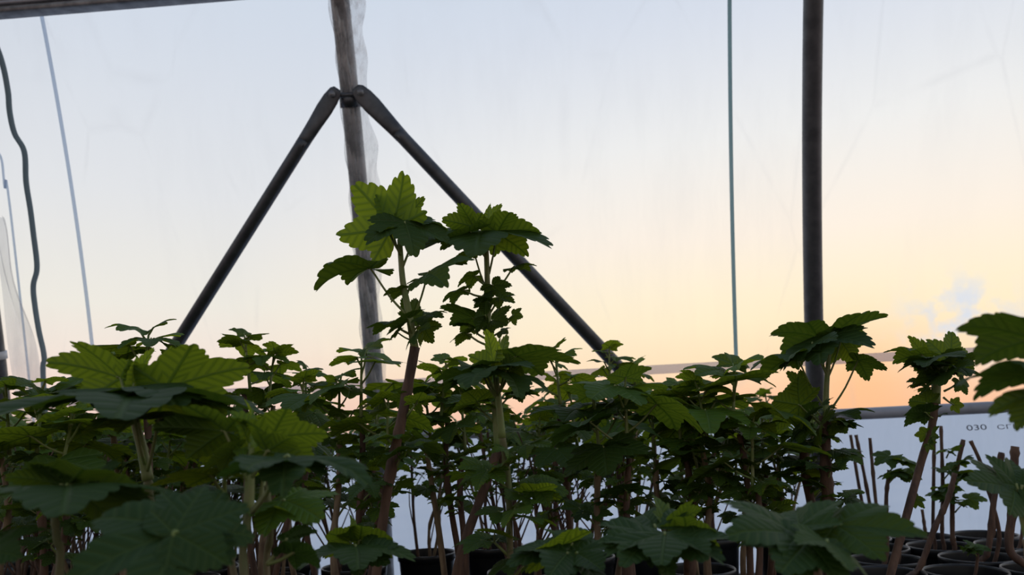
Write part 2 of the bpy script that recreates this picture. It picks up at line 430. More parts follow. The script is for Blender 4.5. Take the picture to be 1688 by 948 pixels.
# wavy cord: slack, kinked
wp = [(-12,60),(4,105),(13,150),(16,185),(24,220),(40,250),(43,300),(50,345),(55,385),(61,440),(55,470),(57,500),(64,545),(73,590),(72,640)]
pts = [on_wall(a, b, .05) for a, b in wp]; pts = [Vector((pts[0].x-.03, wall(pts[0].z+.14,.05), pts[0].z+.14))] + pts + [Vector((pts[-1].x, wall(.02,.05), .02))]
tag(MB().tube([p-pts[-1] for p in pts], .0068, 8, sub=6).build('wavy_cord', M['dark_cord'], None), 'dark wavy kinked cord hanging against the film beside the edge fold', 'cord', 'cords on the film').location = pts[-1]
wp = [(-6,240),(3,265),(8,310),(18,355)]
pts = [on_wall(a, b, .05) for a, b in wp]; pts = [pts[0]+Vector((0,-.02,.1))] + pts + [Vector((pts[-1].x+.01, wall(.02,.05), .02))]
tag(MB().tube([p-pts[-1] for p in pts], .0028, 6, sub=6).build('thin_cord', M['blue_cord'], None), 'very thin pale cord hanging at the film fold behind the wavy cord', 'cord', 'cords on the film').location = pts[-1]

# crumpled film gathered along the middle hoop
def crump(u, v):
    z = .40+1.5*v
    rr = .0255+.003*math.sin(z*60+u*5)+.0022*math.sin(z*23+u*9)+.0016*math.sin(u*40+z*9)
    a = -1.1+u*2.7
    ext = max(0, u-.6)/.4*max(.004, min(.024, (z-.62)*.06))*(1+.25*math.sin(z*14)+.18*math.sin(z*41))
    return (math.sin(a)*rr+ext, wall(z)-wall(0)-math.cos(a)*rr+ext*.15+.002*math.sin(z*33+u*12), z)
MB().grid(crump, 60, 160).build('film_wrap', M['crumple'], hoopC)
# loose folded flap at the left edge
def flap(u, v):
    z = .36+.62*v
    w = (.030+.055*(1-v)**.7+.006*math.sin(z*21))*u
    return (XL+.036+w+.004*math.sin(z*17+u*4), wall(z)+.004+.009*math.sin(u*13+z*4+math.sin(z*9))*(.3+u), z)
o = MB().grid(flap, 40, 90).build('film_flap', M['flap'], None)
tag(o, 'loose folded flap of clear film hanging beside the edge hoop', 'plastic film')

# printed lettering on the lower film
def lettering(body, px0, px1, py, hgt):
    fc = bpy.data.curves.new('printed_lettering', 'FONT'); fc.body = body; fc.size = 1; fc.extrude = 0.0
    o = bpy.data.objects.new('printed_lettering', fc); C.objects.link(o)
    bpy.context.view_layer.update()
    w, h = o.dimensions.x, o.dimensions.y
    a = on_wall(px0, py+5, .02); b = on_wall(px1, py+5-(px1-px0)*.05, .02)
    sxx = (b.x-a.x)/w
    fc.materials.append(M['ink']); o.parent = skirt_o
    o.location = (a.x, wall(a.z, .018), a.z); o.rotation_euler = (R(80), -R(1), 0)
    o.scale = (sxx, hgt/h, 1); o['kind'] = 'structure'
lettering('030', 1593, 1626, 705, .0135)
lettering('СГЕЦ', 1643, 1694, 703, .0135)

# ------------------------------------------------------------------ potted currants
def pot_mesh(parent, rad=.062, h=.14):
    p = MB().lathe([(rad*.74,0), (rad*.76,.002), (rad*.95,h-.018), (rad*.955,h-.016), (rad,h-.014), (rad*1.01,h-.002), (rad*.995,h), (rad*.965,h), (rad*.955,h-.004), (rad*.93,h-.03), (rad*.92,h-.034)], 44).build('pot', M['pot'], parent)
    sm = MB(); rg = random.Random(5)
    sm.grid(lambda u, v: (rad*.93*u*math.cos(2*PI*v), rad*.93*u*math.sin(2*PI*v), h-.024+.004*math.sin(u*9+v*25)*u*(1-u)+.003*(1-u)), 8, 30)
    sm.build('soil', M['soil'], p)
    return p
POT_PROTO = None
def add_pot(root, rz=0):
    global POT_PROTO
    if POT_PROTO is None: POT_PROTO = pot_mesh(root); return
    c = POT_PROTO.copy(); C.objects.link(c); c.parent = root
    for ch in POT_PROTO.children:
        k = ch.copy(); C.objects.link(k); k.parent = c
SOIL = .118
POTS = []
class Cane:
    def __init__(s, plant, pts, r, mt): s.p = plant; s.pts = pts; s.r = r; s.mt = mt; s.base_added = False; s.lv = MB(); s.st = MB(); s.single = []; s.tw = MB()
def V(q):
    return q.copy() if isinstance(q, Vector) else at(*q)
class Plant:
    def __init__(s, seed=0, lod=1): s.canes = []; s.rng = random.Random(seed); s.lod = lod; s.young = .35
    def cane(s, pts, r=(.0045,.0030), mt='bark', base=None):
        pts = [V(p) for p in pts]; ext = pts[0].z > SOIL+.005
        if pts[0].z > SOIL+.005:
            if base is None:
                d = (pts[0]-pts[1]); k = (pts[0].z-SOIL)/max(.02, -d.z); off = Vector((d.x*k, d.y*k, 0))
                if off.length > .07: off *= .07/off.length
                b = Vector((pts[0].x+off.x, pts[0].y+off.y, SOIL-.004))
            else: b = Vector((base[0], base[1], SOIL-.004))
            pts = [b, b.lerp(pts[0], .5)+Vector((.003,0,0))] + pts
        c = Cane(s, pts, r, mt); c.base_added = ext; s.canes.append(c); s.cur = c; return c
    def shoot(s, pts, r=(.0026,.0018)):
        s.cur.st.tube([V(p) for p in pts], list(r), 7, sub=4)
    def leaf(s, base, tip, roll=0, W=1.0, att=None, young=None, val=None, droop=.12, fold=.16, side=.12, lift=0.0, pr=.0011, small=False):
        b, t = V(base), V(tip); y = (t-b).normalized(); up = Vector((0,0,1))
        n = up-y*up.dot(y)
        if n.length < .05: n = Vector((0,-1,0))
        n.normalize(); n = Matrix.Rotation(R(roll), 3, y) @ n
        yg = s.young if young is None else young; vv = s.rng.random() if val is None else val
        own = not small and att is not None
        lv = MB() if own else s.cur.lv
        leaf(lv, b, t, n, W, fold, droop, side, s.lod, (yg, vv), s.rng, lift)
        if own: s.cur.single.append(lv); lv.second = (M['shoot'], len(lv.f))
        if att is not None:
            a = V(att); mid = a.lerp(b, .5)+Vector((0,0,-.06*(b-a).length))
            (lv if own else s.cur.st).tube([a, mid, b, b+(t-b)*.06], [pr*1.25, pr, pr*.9, pr*.6], 6, sub=3)
    def whorl(s, top, L, n, below=.05, spread=1.0, tilt=0.0, az0=None, minL=.45, axis=None, petiole=.8):
        """n leaves spiralling up the last stretch of a shoot; the youngest small and upright"""
        rg = s.rng; top = V(top); axis = (axis or Vector((rg.uniform(-.12,.12), rg.uniform(-.12,.12), 1))).normalized()
        a = rg.random()*6.28 if az0 is None else az0
        foot = top-axis*below
        s.cur.st.tube([foot-axis*.01, foot, top], [.0024,.0022,.0012], 7)
        for i in range(n):
            f = i/max(1, n-1)
            size = L*(1-(1-minL)*f**1.3)*rg.uniform(.85,1.1)
            q = foot.lerp(top, f**.8)
            out = Vector((math.cos(a), math.sin(a), 0))
            el = R(28+42*f+rg.uniform(-12,12)); pl = size*petiole*(1-.55*f)*rg.uniform(.75,1.15)
            b = q+(out*math.cos(el)+Vector((0,0,1))*math.sin(el))*pl
            e2 = R(-24+48*f+tilt+rg.uniform(-16,16))
            lat = Vector((-out.y, out.x, 0))*rg.uniform(-.25,.25)
            t = b+((out+lat).normalized()*math.cos(e2)+Vector((0,0,1))*math.sin(e2))*size*spread
            s.leaf(b, t, rg.uniform(-22,22), rg.uniform(.9,1.12), q, s.young+rg.uniform(-.25,.25)+.3*f, None, rg.uniform(.02,.22), rg.uniform(.1,.22), rg.uniform(.05,.2), small=True)
            a += 2.4+rg.uniform(-.3,.3)
    def spur(s, pos, out, L, n):
        """short side shoot with a few small leaves"""
        rg = s.rng; pos = V(pos); out = Vector(out).normalized()
        end = pos+out*L*.45+Vector((0,0,L*.45)); s.cur.st.tube([pos, end], [.0016,.001], 6)
        a = rg.random()*6.28
        for i in range(n):
            o = Vector((math.cos(a), math.sin(a), 0))+out*.6; o.normalize(); size = L*rg.uniform(.6,1.1)
            b = end+(o*.8+Vector((0,0,rg.uniform(.1,.8))))*size*.5
            t = b+(o+Vector((0,0,rg.uniform(-.6,.5)))).normalized()*size
            s.leaf(b, t, rg.uniform(-30,30), rg.uniform(.9,1.1), end, s.young+rg.uniform(-.3,.2), None, rg.uniform(0,.2), rg.uniform(.1,.2), pr=.0007, small=True)
            a += 2.4
    def along(s, t):
        P = s.cur.pts; seg = [(P[i+1]-P[i]).length for i in range(len(P)-1)]; d = t*sum(seg)
        for i, l in enumerate(seg):
            if d <= l: return P[i].lerp(P[i+1], d/l)
            d -= l
        return P[-1].copy()
    def build(s, label, group='potted currant plants', name='potted_currant', pot=None):
        b = s.canes[0].pts[0]
        xs = [c.pts[0] for c in s.canes]; b = sum(xs, Vector())/len(xs)
        b0 = b.copy()
        if pot: b = Vector((pot[0], pot[1], b.z))
        else:       # pots stand side by side: take the nearest free place
            spots = [(rr, b0.x+rr*math.cos(2*PI*k/16), b0.y+rr*math.sin(2*PI*k/16)) for rr in [.01*q for q in range(26)] for k in range(16)]
            for rr, x_, y_ in spots:
                if all((x_-q)**2+(y_-w)**2 > .1255**2 for q, w in POTS): b = Vector((x_, y_, b.z)); break
        dl = b-b0
        for c in s.canes:
            c.pts[0] = c.pts[0]+dl
            if len(c.pts) > 2 and c.base_added: c.pts[1] = c.pts[1]+dl*.45
        root = empty(name, (b.x, b.y, 0)); tag(root, label, 'potted plant', group); o = root.location.copy()
        POTS.append((b.x, b.y))
        add_pot(root)
        for c in s.canes:
            # canes leave the soil close to the pot's middle
            f = c.pts[0]; off = Vector((f.x-b.x, f.y-b.y, 0))
            if off.length > .042: 
                sh = off*(1-.042/off.length); c.pts[0] = c.pts[0]-sh
                if len(c.pts) > 2: c.pts[1] = c.pts[1]-sh*.6
            n = len(c.pts); rr = [c.r[0]+(c.r[1]-c.r[0])*i/(n-1) for i in range(n)]
            P, Q = smooth(c.pts, rr, 7)
            rg = s.rng
            Q = [q*(1+.22*(1 if rg.random() < .18 else 0)+rg.uniform(-.05,.05)) for q in Q]
            ob = MB().tube([p-o for p in P], Q, 9).build('cane', M[c.mt], root)
            for mb, nm, mt in ((c.tw, 'twigs', 'bark'), (c.st, 'green_shoots', 'shoot'), (c.lv, 'leaf_cluster', 'leaf')):
                if mb.v:
                    mb.v = [p-o for p in mb.v]; mb.build(nm, M[mt], ob)
            for mb in c.single:
                k = len(mb.v)-len(mb.uv); mb.uv += [(0,0)]*k; mb.tint += [(.4,.5)]*k
                mb.v = [q-o for q in mb.v]; mb.build('leaf', M['leaf'], ob)
        return root
def Yat(q): return at(*q)

exec_heroes = True
# ---- H1: tallest, in the middle
Y = .76
p = Plant(11, 0); p.young = .45
p.cane([(620,948,Y-.01),(640,800,Y-.005),(664,680,Y),(684,572,Y)], (.0042,.0050))
p.shoot([(684,575,Y),(674,515,Y),(664,462,Y),(659,395,Y+.005)], (.0042,.0026))
p.leaf((646,376,Y+.01),(588,303,Y+.012), 78, 1.05, (659,420,Y), .75, .75, .02, .10, .03)
p.leaf((668,362,Y+.02),(699,325,Y+.03), -60, .8, (660,400,Y), .6, .6, .05, .12)
p.leaf((652,372,Y+.02),(664,304,Y+.03), 80, .75, (660,400,Y), .75, .7, .03, .10)
p.leaf((667,366,Y),(684,413,Y-.035), 4, 1.05, (660,405,Y), .25, .25, .10, .2, .08)
p.leaf((640,380,Y-.01),(602,390,Y-.02), 6, .8, (661,420,Y), .3, .3, .10, .18, .1)
p.leaf((686,372,Y+.02),(742,378,Y+.01), -8, .8, (664,440,Y), .3, .3, .12, .18, .1)
p.leaf((611,443,Y-.01),(514,470,Y-.015), 2, .95, (673,522,Y), .25, .3, .34, .24, .05, lift=.12)
p.leaf((706,450,Y-.015),(780,420,Y-.03), 30, .95, (683,520,Y), .3, .35, .08, .16, .15)
p.leaf((646,531,Y),(601,541,Y-.015), 8, .9, (678,552,Y), .15, .3, .15, .2, .2)
p.leaf((664,478,Y),(630,486,Y-.01), 25, .8, (672,500,Y), .3, .3, .2, .2)
p.leaf((688,462,Y),(697,459,Y-.02), 10, .8, (672,480,Y), .3, .3)
p.leaf((700,520,Y-.005),(730,522,Y-.02), 28, .9, (680,548,Y), .3, .35, .15, .2)
p.leaf((700,540,Y),(712,566,Y-.01), 70, 1.0, (682,556,Y), .45, .4, .1, .16)
p.leaf((672,525,Y-.02),(650,530,Y-.045), 30, 1.1, (680,552,Y), .1, .2, .15)
p.leaf((678,520,Y+.02),(690,492,Y+.03), 70, 1.0, (680,545,Y), .2, .3)
p.leaf((655,548,Y),(645,552,Y-.012), 40, 1.0, (681,562,Y), .2, .3, pr=.0008)
p.leaf((690,545,Y-.02),(680,566,Y-.04), 40, 1.0, (682,562,Y), .2, .3)
p.spur((668,690,Y), (1,-.5,0), .026, 3); p.spur((655,740,Y), (-1,-.4,0), .022, 3)
p.spur((650,780,Y), (.6,-.8,0), .03, 4); p.spur((638,830,Y), (-.6,-.5,.2), .026, 3)
p.build('tallest currant plant, single leaning brown cane topped by broad backlit leaves')

# ---- H2: second tall shoot just right of it
Y = .82
p = Plant(12, 0); p.young = .4
p.cane([(752,948,Y-.02),(796,810,Y-.01),(822,738,Y)], (.0048,.0046))
p.shoot([(822,740,Y),(816,660,Y),(806,560,Y),(804,480,Y),(801,392,Y)], (.0048,.0026))
p.leaf((819,385,Y),(892,373,Y-.01), -35, .9, (806,452,Y), .4, .5, .16, .2, .1)
p.leaf((794,380,Y),(786,412,Y-.085), 0, 1.05, (801,420,Y), .2, .25, .1, .2, .06)
p.leaf((781,374,Y+.01),(728,362,Y+.01), 50, .95, (800,415,Y), .5, .5, .1, .16)
p.leaf((782,376,Y+.02),(771,340,Y+.03), 75, .9, (801,405,Y), .75, .6, .04, .1)
p.leaf((806,372,Y+.01),(824,335,Y+.02), -70, .8, (802,400,Y), .75, .6, .04, .1)
p.leaf((775,382,Y-.02),(724,392,Y-.05), 15, .9, (801,425,Y), .2, .2, .1, .2)
p.leaf((781,415,Y+.01),(750,424,Y), 20, 1.0, (802,478,Y), .3, .3, .12, .18)
p.leaf((846,441,Y),(886,437,Y-.01), 6, .55, (808,490,Y), .3, .3, .25, .2, .2)
p.leaf((764,478,Y-.01),(727,497,Y-.02), 18, .8, (797,490,Y), .2, .3, .2, .2)
p.leaf((782,455,Y),(752,470,Y), 25, .8, (800,470,Y), .3, .3, .2)
p.leaf((781,525,Y-.01),(724,504,Y-.02), 28, .6, (800,545,Y), .1, .35, .2, .22)
p.leaf((812,470,Y-.01),(834,492,Y-.02), 50, .9, (804,482,Y), .2, .25, .15)
p.leaf((822,490,Y),(848,498,Y-.01), 40, .9, (805,520,Y), .3, .35, .1)
p.leaf((846,520,Y-.01),(862,522,Y-.015), 70, 1.15, (808,545,Y), .35, .35, .1)
p.leaf((800,498,Y-.02),(778,494,Y-.03), 25, .9, (803,520,Y), .1, .2)
p.leaf((796,488,Y-.02),(810,488,Y-.035), 35, 1.0, (803,512,Y), .1, .2)
p.leaf((800,520,Y-.02),(778,526,Y-.04), 60, 1.1, (804,536,Y), .15, .2)
p.leaf((812,528,Y-.01),(838,532,Y-.03), 60, 1.0, (806,545,Y), .2, .2)
p.leaf((775,540,Y),(744,533,Y), 20, .8, (804,560,Y), .35, .3, .1)
p.leaf((770,550,Y-.01),(740,562,Y-.02), 25, .9, (805,570,Y), .35, .3, .15)
p.leaf((826,546,Y),(838,549,Y-.01), 40, .9, (806,556,Y), .3, .2)
p.spur((818,700,Y), (-1,-.3,0), .03, 4); p.spur((816,680,Y), (1,-.2,0), .03, 4); p.spur((812,640,Y), (-.5,-.8,0), .032, 4)
p.spur((800,810,Y), (-.6,-.7,0), .028, 3)
p.build('second tall currant shoot crowded with small leaves under a flat leafy top')

# ---- H3: bright rosette in front of the second tall shoot
Y = .70
p = Plant(13, 0); p.young = .6
p.cane([(842,948,Y+.01),(838,800,Y+.005),(828,720,Y)], (.0030,.0030), 'green_cane')
p.shoot([(828,722,Y),(822,660,Y),(818,622,Y)], (.0036,.0024))
p.leaf((813,606,Y-.005),(803,543,Y), 82, 1.0, (818,650,Y), .95, .85, .02, .14)
p.leaf((822,604,Y+.015),(838,550,Y+.03), -80, .8, (819,645,Y), .7, .6, .03, .12)
p.leaf((850,588,Y+.005),(958,597,Y+.02), -15, .8, (822,650,Y), .25, .35, .14, .2, .08)
p.leaf((790,606,Y-.005),(700,632,Y-.03), 18, .7, (820,660,Y), .1, .25, .12, .2)
p.leaf((832,612,Y-.02),(866,640,Y-.06), -10, 1.0, (820,655,Y), .2, .25, .1)
p.leaf((800,610,Y-.02),(776,620,Y-.08), 12, 1.0, (820,655,Y), .15, .25, .1)
p.leaf((842,605,Y-.02),(862,592,Y-.03), -60, 1.0, (821,650,Y), .3, .3, .1)
for i in range(6): p.spur(p.along(.55+.07*i), (math.cos(i*2.4), -.5+math.sin(i*2.4)*.5, 0), .03, 4)
p.build('mid-height currant with a bright yellow-green upright leaf below the two tall shoots')

# ---- H4: tall spreading one before the thick hoop
Y = 1.0
p = Plant(14, 0); p.young = .25
p.cane([(1368,850,Y),(1361,760,Y),(1361,686,Y)], (.0078,.0062))
p.shoot([(1361,690,Y),(1362,640,Y),(1366,590,Y),(1370,556,Y)], (.0042,.0022))
p.leaf((1313,587,Y-.02),(1233,603,Y-.03), 12, .95, (1356,668,Y), .2, .3, .20, .18, .15)
p.leaf((1348,556,Y+.01),(1266,544,Y+.0), 30, .8, (1362,620,Y), .15, .35, .16, .2, .1)
p.leaf((1375,552,Y),(1464,518,Y-.01), -25, .8, (1366,600,Y), .2, .4, .16, .2, .1)
p.leaf((1360,556,Y-.01),(1345,596,Y-.07), 10, 1.0, (1366,610,Y), .05, .25, .1, .2)
p.leaf((1386,562,Y),(1412,598,Y), -75, 1.2, (1366,620,Y), .55, .6, .05, .14)
p.leaf((1414,595,Y-.01),(1464,610,Y-.02), -30, 1.0, (1372,672,Y), .2, .3, .18, .2, .2)
p.leaf((1340,566,Y-.02),(1318,588,Y-.06), 25, 1.0, (1364,620,Y), .05, .3, .1)
p.leaf((1378,682,Y),(1443,673,Y-.01), 5, .7, (1364,690,Y), .15, .3, .12, .2, .12)
p.leaf((1322,640,Y),(1297,612,Y+.01), 65, 1.0, (1356,690,Y), .3, .35, .1)
p.leaf((1318,668,Y-.02),(1268,660,Y-.04), 55, 1.1, (1358,700,Y), .45, .45, .1, .16)
p.leaf((1338,684,Y-.03),(1310,705,Y-.06), 40, 1.2, (1360,705,Y), .05, .3, .1)
p.leaf((1372,700,Y-.01),(1392,712,Y-.02), 70, 1.1, (1362,705,Y), .4, .4)
p.leaf((1352,700,Y-.02),(1350,730,Y-.05), 60, 1.2, (1361,705,Y), .2, .3)
p.leaf((1330,700,Y-.02),(1300,728,Y-.03), 50, 1.0, (1358,710,Y), .1, .3)
for i in range(7): p.spur(p.along(.60+.06*i), (math.cos(i*2.4), -.4+.6*math.sin(i*2.4), 0), .028, 4)
p.cane([(1342,850,Y+.04),(1328,780,Y+.04),(1324,725,Y+.04)], (.0068,.0052))
for i in range(5): p.spur(p.along(.70+.07*i), (math.cos(i*2.4), -.4+.6*math.sin(i*2.4), 0), .028, 3)
p.build('tall currant with wide umbrella-like top standing in front of the thick dark hoop')

# ---- H5: leaning cane with dense small leaves
Y = .98
p = Plant(15, 0); p.young = .3
p.cane([(1468,948,Y-.03),(1496,845,Y-.015),(1520,757,Y),(1535,710,Y),(1541,660,Y)], (.0048,.0044), 'bark')
p.shoot([(1541,665,Y),(1545,620,Y),(1552,600,Y)], (.0062,.0034))
p.leaf((1566,598,Y),(1570,543,Y+.005), 82, .95, (1551,620,Y), .55, .5, .02, .14)
p.leaf((1520,585,Y),(1456,573,Y), 18, .7, (1546,620,Y), .4, .4, .1, .2)
p.leaf((1526,592,Y-.02),(1490,588,Y-.03), 8, .8, (1546,620,Y), .1, .2)
p.leaf((1522,588,Y+.02),(1498,553,Y+.03), 70, .8, (1546,615,Y), .55, .5)
p.leaf((1540,588,Y-.02),(1524,600,Y-.06), 10, 1.0, (1548,615,Y), .15, .2)
p.leaf((1584,596,Y),(1626,584,Y), -35, .8, (1553,625,Y), .2, .3)
p.leaf((1572,604,Y-.02),(1600,612,Y-.06), -20, 1.0, (1552,625,Y), .1, .3)
p.leaf((1560,612,Y-.03),(1556,632,Y-.06), 30, 1.2, (1550,625,Y), .15, .3)
p.leaf((1532,622,Y-.01),(1506,622,Y-.02), 40, .8, (1545,635,Y), .1, .2, .2)
p.leaf((1526,638,Y),(1506,645,Y), 20, .7, (1543,646,Y), .3, .2, pr=.0008)
p.leaf((1510,632,Y),(1494,639,Y), 20, .5, (1540,640,Y), .2, .2, pr=.0008)
p.leaf((1582,628,Y),(1594,652,Y), 75, .8, (1556,645,Y), .15, .3)
p.leaf((1572,667,Y),(1590,668,Y-.005), 82, 1.15, (1555,655,Y), .6, .4, .05)
p.leaf((1528,665,Y-.01),(1495,660,Y-.02), 55, 1.0, (1541,680,Y), .35, .4, .12)
p.leaf((1526,680,Y-.02),(1484,680,Y-.03), 35, .9, (1540,690,Y), .02, .4, .12)
p.leaf((1550,684,Y),(1562,682,Y-.01), 20, .9, (1540,688,Y), .1, .2, pr=.0008)
p.leaf((1527,715,Y),(1506,717,Y), 70, .9, (1524,745,Y), .5, .4)
p.leaf((1536,720,Y-.02),(1546,702,Y-.03), 60, .9, (1532,728,Y), .2, .4, pr=.0008)
p.leaf((1530,732,Y-.02),(1540,742,Y-.03), 60, .9, (1528,738,Y), .4, .4, pr=.0008)
p.leaf((1508,822,Y),(1524,838,Y-.01), 55, .7, (1500,826,Y), .3, .4)
for i in range(7): p.spur((1546+3*math.sin(i*2),606+6*i,Y), (math.cos(i*2.4), -.3+.7*math.sin(i*2.4), 0), .017, 4)
p.build('currant with one slanting bare cane and a dense knot of small leaves beside the lettering')

# ---- H6: left rosette lit from behind
Y = .52
p = Plant(16, 0); p.young = .5
p.cane([(262,948,Y),(252,870,Y),(244,790,Y)], (0.0029,0.0026), 'green_cane')
p.shoot([(244,792,Y),(234,740,Y),(222,690,Y),(216,640,Y)], (.0038,.0026))
p.leaf((199,624,Y+.01),(76,595,Y+.01), 52, .62, (220,690,Y), .6, .6, .14, .14, .06)
p.leaf((219,636,Y),(248,572,Y+.015), -80, .62, (217,650,Y), .95, .8, .05, .2)
p.leaf((272,640,Y+.01),(420,604,Y+.01), -58, .60, (228,690,Y), .6, .6, .16, .12, .06)
p.leaf((262,640,Y+.02),(276,570,Y+.03), -80, .7, (226,680,Y), .7, .6, .05, .14)
p.leaf((205,640,Y-.01),(160,656,Y-.07), 6, 1.0, (221,690,Y), .05, .3, .1, .16)
p.leaf((240,648,Y-.01),(292,654,Y-.07), -6, 1.0, (224,690,Y), .05, .3, .1, .16)
p.leaf((222,650,Y-.02),(214,664,Y-.11), 0, 1.0, (222,680,Y), .1, .25, .1, .16)
p.leaf((222,690,Y-.03),(150,690,Y-.07), 12, .8, (240,770,Y), .3, .35, .12, .12)
p.leaf((262,690,Y-.03),(350,694,Y-.06), -14, .8, (242,780,Y), .3, .35, .12, .12)
p.build('near currant rosette with large backlit leaves fanned out below the diagonal brace')

# ---- H7: near plant with the yellow upright leaf
Y = .47
p = Plant(17, 0); p.young = .5
p.cane([(402,948,Y),(406,880,Y),(410,840,Y)], (0.0026,0.0023), 'green_cane')
p.shoot([(410,842,Y),(412,780,Y),(412,738,Y)], (.0034,.0024))
p.leaf((410,736,Y),(418,655,Y+.01), 84, .72, (412,770,Y), .95, .75, .03, .2)
p.leaf((371,712,Y),(252,700,Y-.01), 44, .72, (412,790,Y), .4, .5, .12, .12)
p.leaf((446,722,Y+.005),(546,712,Y), -50, .78, (413,780,Y), .55, .55, .1, .14)
p.leaf((440,744,Y-.01),(520,772,Y-.01), -60, .8, (413,790,Y), .5, .5, .1, .14)
p.leaf((388,742,Y-.01),(330,770,Y-.02), 40, .8, (412,800,Y), .4, .4, .1)
p.leaf((470,754,Y-.05),(612,782,Y-.08), 2, .62, (416,840,Y-.02), .0, .45, .14, .14, .1)
p.leaf((466,762,Y-.05),(398,766,Y-.10), 4, .8, (416,845,Y-.02), .0, .45, .08, .12)
p.cane([(440,948,Y+.03),(446,880,Y+.03),(440,800,Y+.03)], (0.0022,0.0019), 'green_cane')
p.whorl((440,745,Y+.04), .045, 5, .04)
p.cane([(386,948,Y+.03),(380,880,Y+.03),(374,820,Y+.03)], (0.0022,0.0019), 'green_cane')
p.whorl((370,770,Y+.04), .045, 5, .04)
p.leaf((482,912,Y),(530,902,Y-.01), -40, .8, (440,930,Y), .0, .4)
p.leaf((470,890,Y),(520,872,Y+.02), -60, .6, (440,930,Y), .0, .4)
p.build('near currant with a bright yellow upright leaf and a bluish leaf stretched sideways')

# ---- H8: near, broad level leaf at the left
Y = .42
p = Plant(18, 0); p.young = .3
p.cane([(98,948,Y),(94,890,Y),(90,850,Y)], (0.0020,0.0019), 'green_cane')
p.shoot([(90,852,Y),(88,820,Y),(92,800,Y)], (.0036,.0028))
p.leaf((112,800,Y),(264,824,Y-.01), -48, .62, (90,840,Y), .25, .45, .14, .12)
p.leaf((104,800,Y),(8,784,Y-.01), 48, .7, (90,840,Y), .3, .45, .12, .12)
p.leaf((110,800,Y-.01),(120,818,Y-.07), -2, 1.0, (90,850,Y), .15, .3, .1, .1)
p.leaf((150,790,Y),(196,752,Y+.02), -20, .6, (92,840,Y), .0, .4, .1)
p.build('near currant with a broad level leaf over the shaded stems at the left')

# ---- H9: nearest dark leaf, seen on its upper face
Y = .34
p = Plant(19, 0); p.young = .0
p.cane([(330,1080,Y+.01),(318,1010,Y+.01),(310,960,Y+.01)], (0.0026,0.0024), 'green_cane')
p.leaf((300,874,Y+.005),(92,952,Y-.03), -34, .80, (310,965,Y), .0, .45, .10, .10, .08)
p.leaf((286,880,Y-.004),(414,836,Y+.01), 44, .95, (312,962,Y), .0, .45, .08, .10)
p.leaf((318,872,Y+.01),(372,812,Y+.04), 30, 1.0, (312,962,Y), .0, .4, .08, .10)
p.build('closest currant with large dark blue-green leaves seen from above near the bottom edge')
Y = .36
p = Plant(20, 0); p.young = .0
p.cane([(-40,1060,Y),(-36,1010,Y),(-30,970,Y)], (.0036,.0034), 'pale_bark')
p.leaf((-24,912,Y),(72,862,Y+.01), 30, .7, (-30,975,Y), .0, .6, .12, .12)
p.leaf((-30,900,Y+.02),(-90,860,Y+.02), 30, .8, (-30,975,Y), .0, .5)
p.build('currant mostly out of frame with one dark leaf tip in the lower left corner')

# ---- H10: near rosettes along the bottom
Y = .60
p = Plant(21, 0); p.young = .35
p.cane([(590,1010,Y),(588,970,Y),(586,940,Y)], (.0036,.0032), 'pale_bark')
p.leaf((578,894,Y),(536,876,Y-.02), 46, .9, (586,942,Y), .6, .5, .1)
p.leaf((592,892,Y),(652,880,Y-.01), -40, .9, (586,942,Y), .5, .5, .1)
p.leaf((586,900,Y-.02),(596,930,Y-.07), 0, 1.0, (586,945,Y), .2, .4, .1)
p.leaf((600,905,Y-.02),(644,934,Y-.04), 32, .8, (586,945,Y), .0, .5, .1)
p.leaf((584,886,Y+.01),(590,858,Y+.03), 80, .9, (586,940,Y), .6, .5, .05)
p.build('low yellow-green currant rosette at the foot of the tallest leaning cane')
Y = .56
p = Plant(22, 0); p.young = .3
p.cane([(944,1030,Y),(942,980,Y),(938,935,Y)], (.0038,.0034), 'pale_bark')
p.leaf((928,900,Y),(874,908,Y-.03), 40, .9, (938,938,Y), .85, .5, .1)
p.leaf((942,898,Y),(974,872,Y+.02), 24, 1.0, (938,938,Y), .0, .6, .1)
p.leaf((936,912,Y-.02),(910,944,Y-.06), -20, 1.0, (938,942,Y), .0, .5, .1)
p.leaf((950,912,Y-.02),(992,934,Y-.05), 24, 1.0, (938,942,Y), .0, .5, .1)
p.leaf((930,906,Y-.01),(838,928,Y-.04), -17, .8, (938,942,Y), .0, .5, .1)
p.leaf((934,900,Y+.02),(920,878,Y+.04), 40, 1.0, (938,938,Y), .3, .5, .1)
p.build('low near currant with a yellow leaf and rounded bluish leaves, bottom middle')
Y = .52
p = Plant(23, 0); p.young = .25
p.cane([(1108,1050,Y),(1104,1000,Y),(1098,930,Y)], (.0038,.0034), 'pale_bark')
p.leaf((1080,868,Y),(1052,838,Y+.03), -16, 1.1, (1098,935,Y), .0, .65, .1)
p.leaf((1068,878,Y-.01),(994,898,Y-.03), -24, 1.0, (1098,938,Y), .0, .5, .1)
p.leaf((1112,862,Y+.01),(1158,840,Y+.02), -52, 1.05, (1098,932,Y), .55, .6, .1)
p.leaf((1100,866,Y+.01),(1110,836,Y+.03), 70, 1.0, (1098,932,Y), .5, .5, .05)
p.leaf((1130,880,Y),(1190,870,Y-.02), -42, .9, (1100,936,Y), .4, .5, .1)
p.leaf((1096,880,Y-.02),(1092,926,Y-.06), -4, 1.1, (1098,940,Y), .05, .5, .1)
p.leaf((1126,890,Y-.02),(1164,924,Y-.05), 24, 1.0, (1100,940,Y), .05, .5, .1)
p.leaf((1070,892,Y-.02),(1024,930,Y-.05), -24, .9, (1098,940,Y), .1, .5, .1)
p.build('near currant rosette of rounded overlapping leaves just left of the biggest pointed leaf')
Y = .46
p = Plant(24, 0); p.young = .15
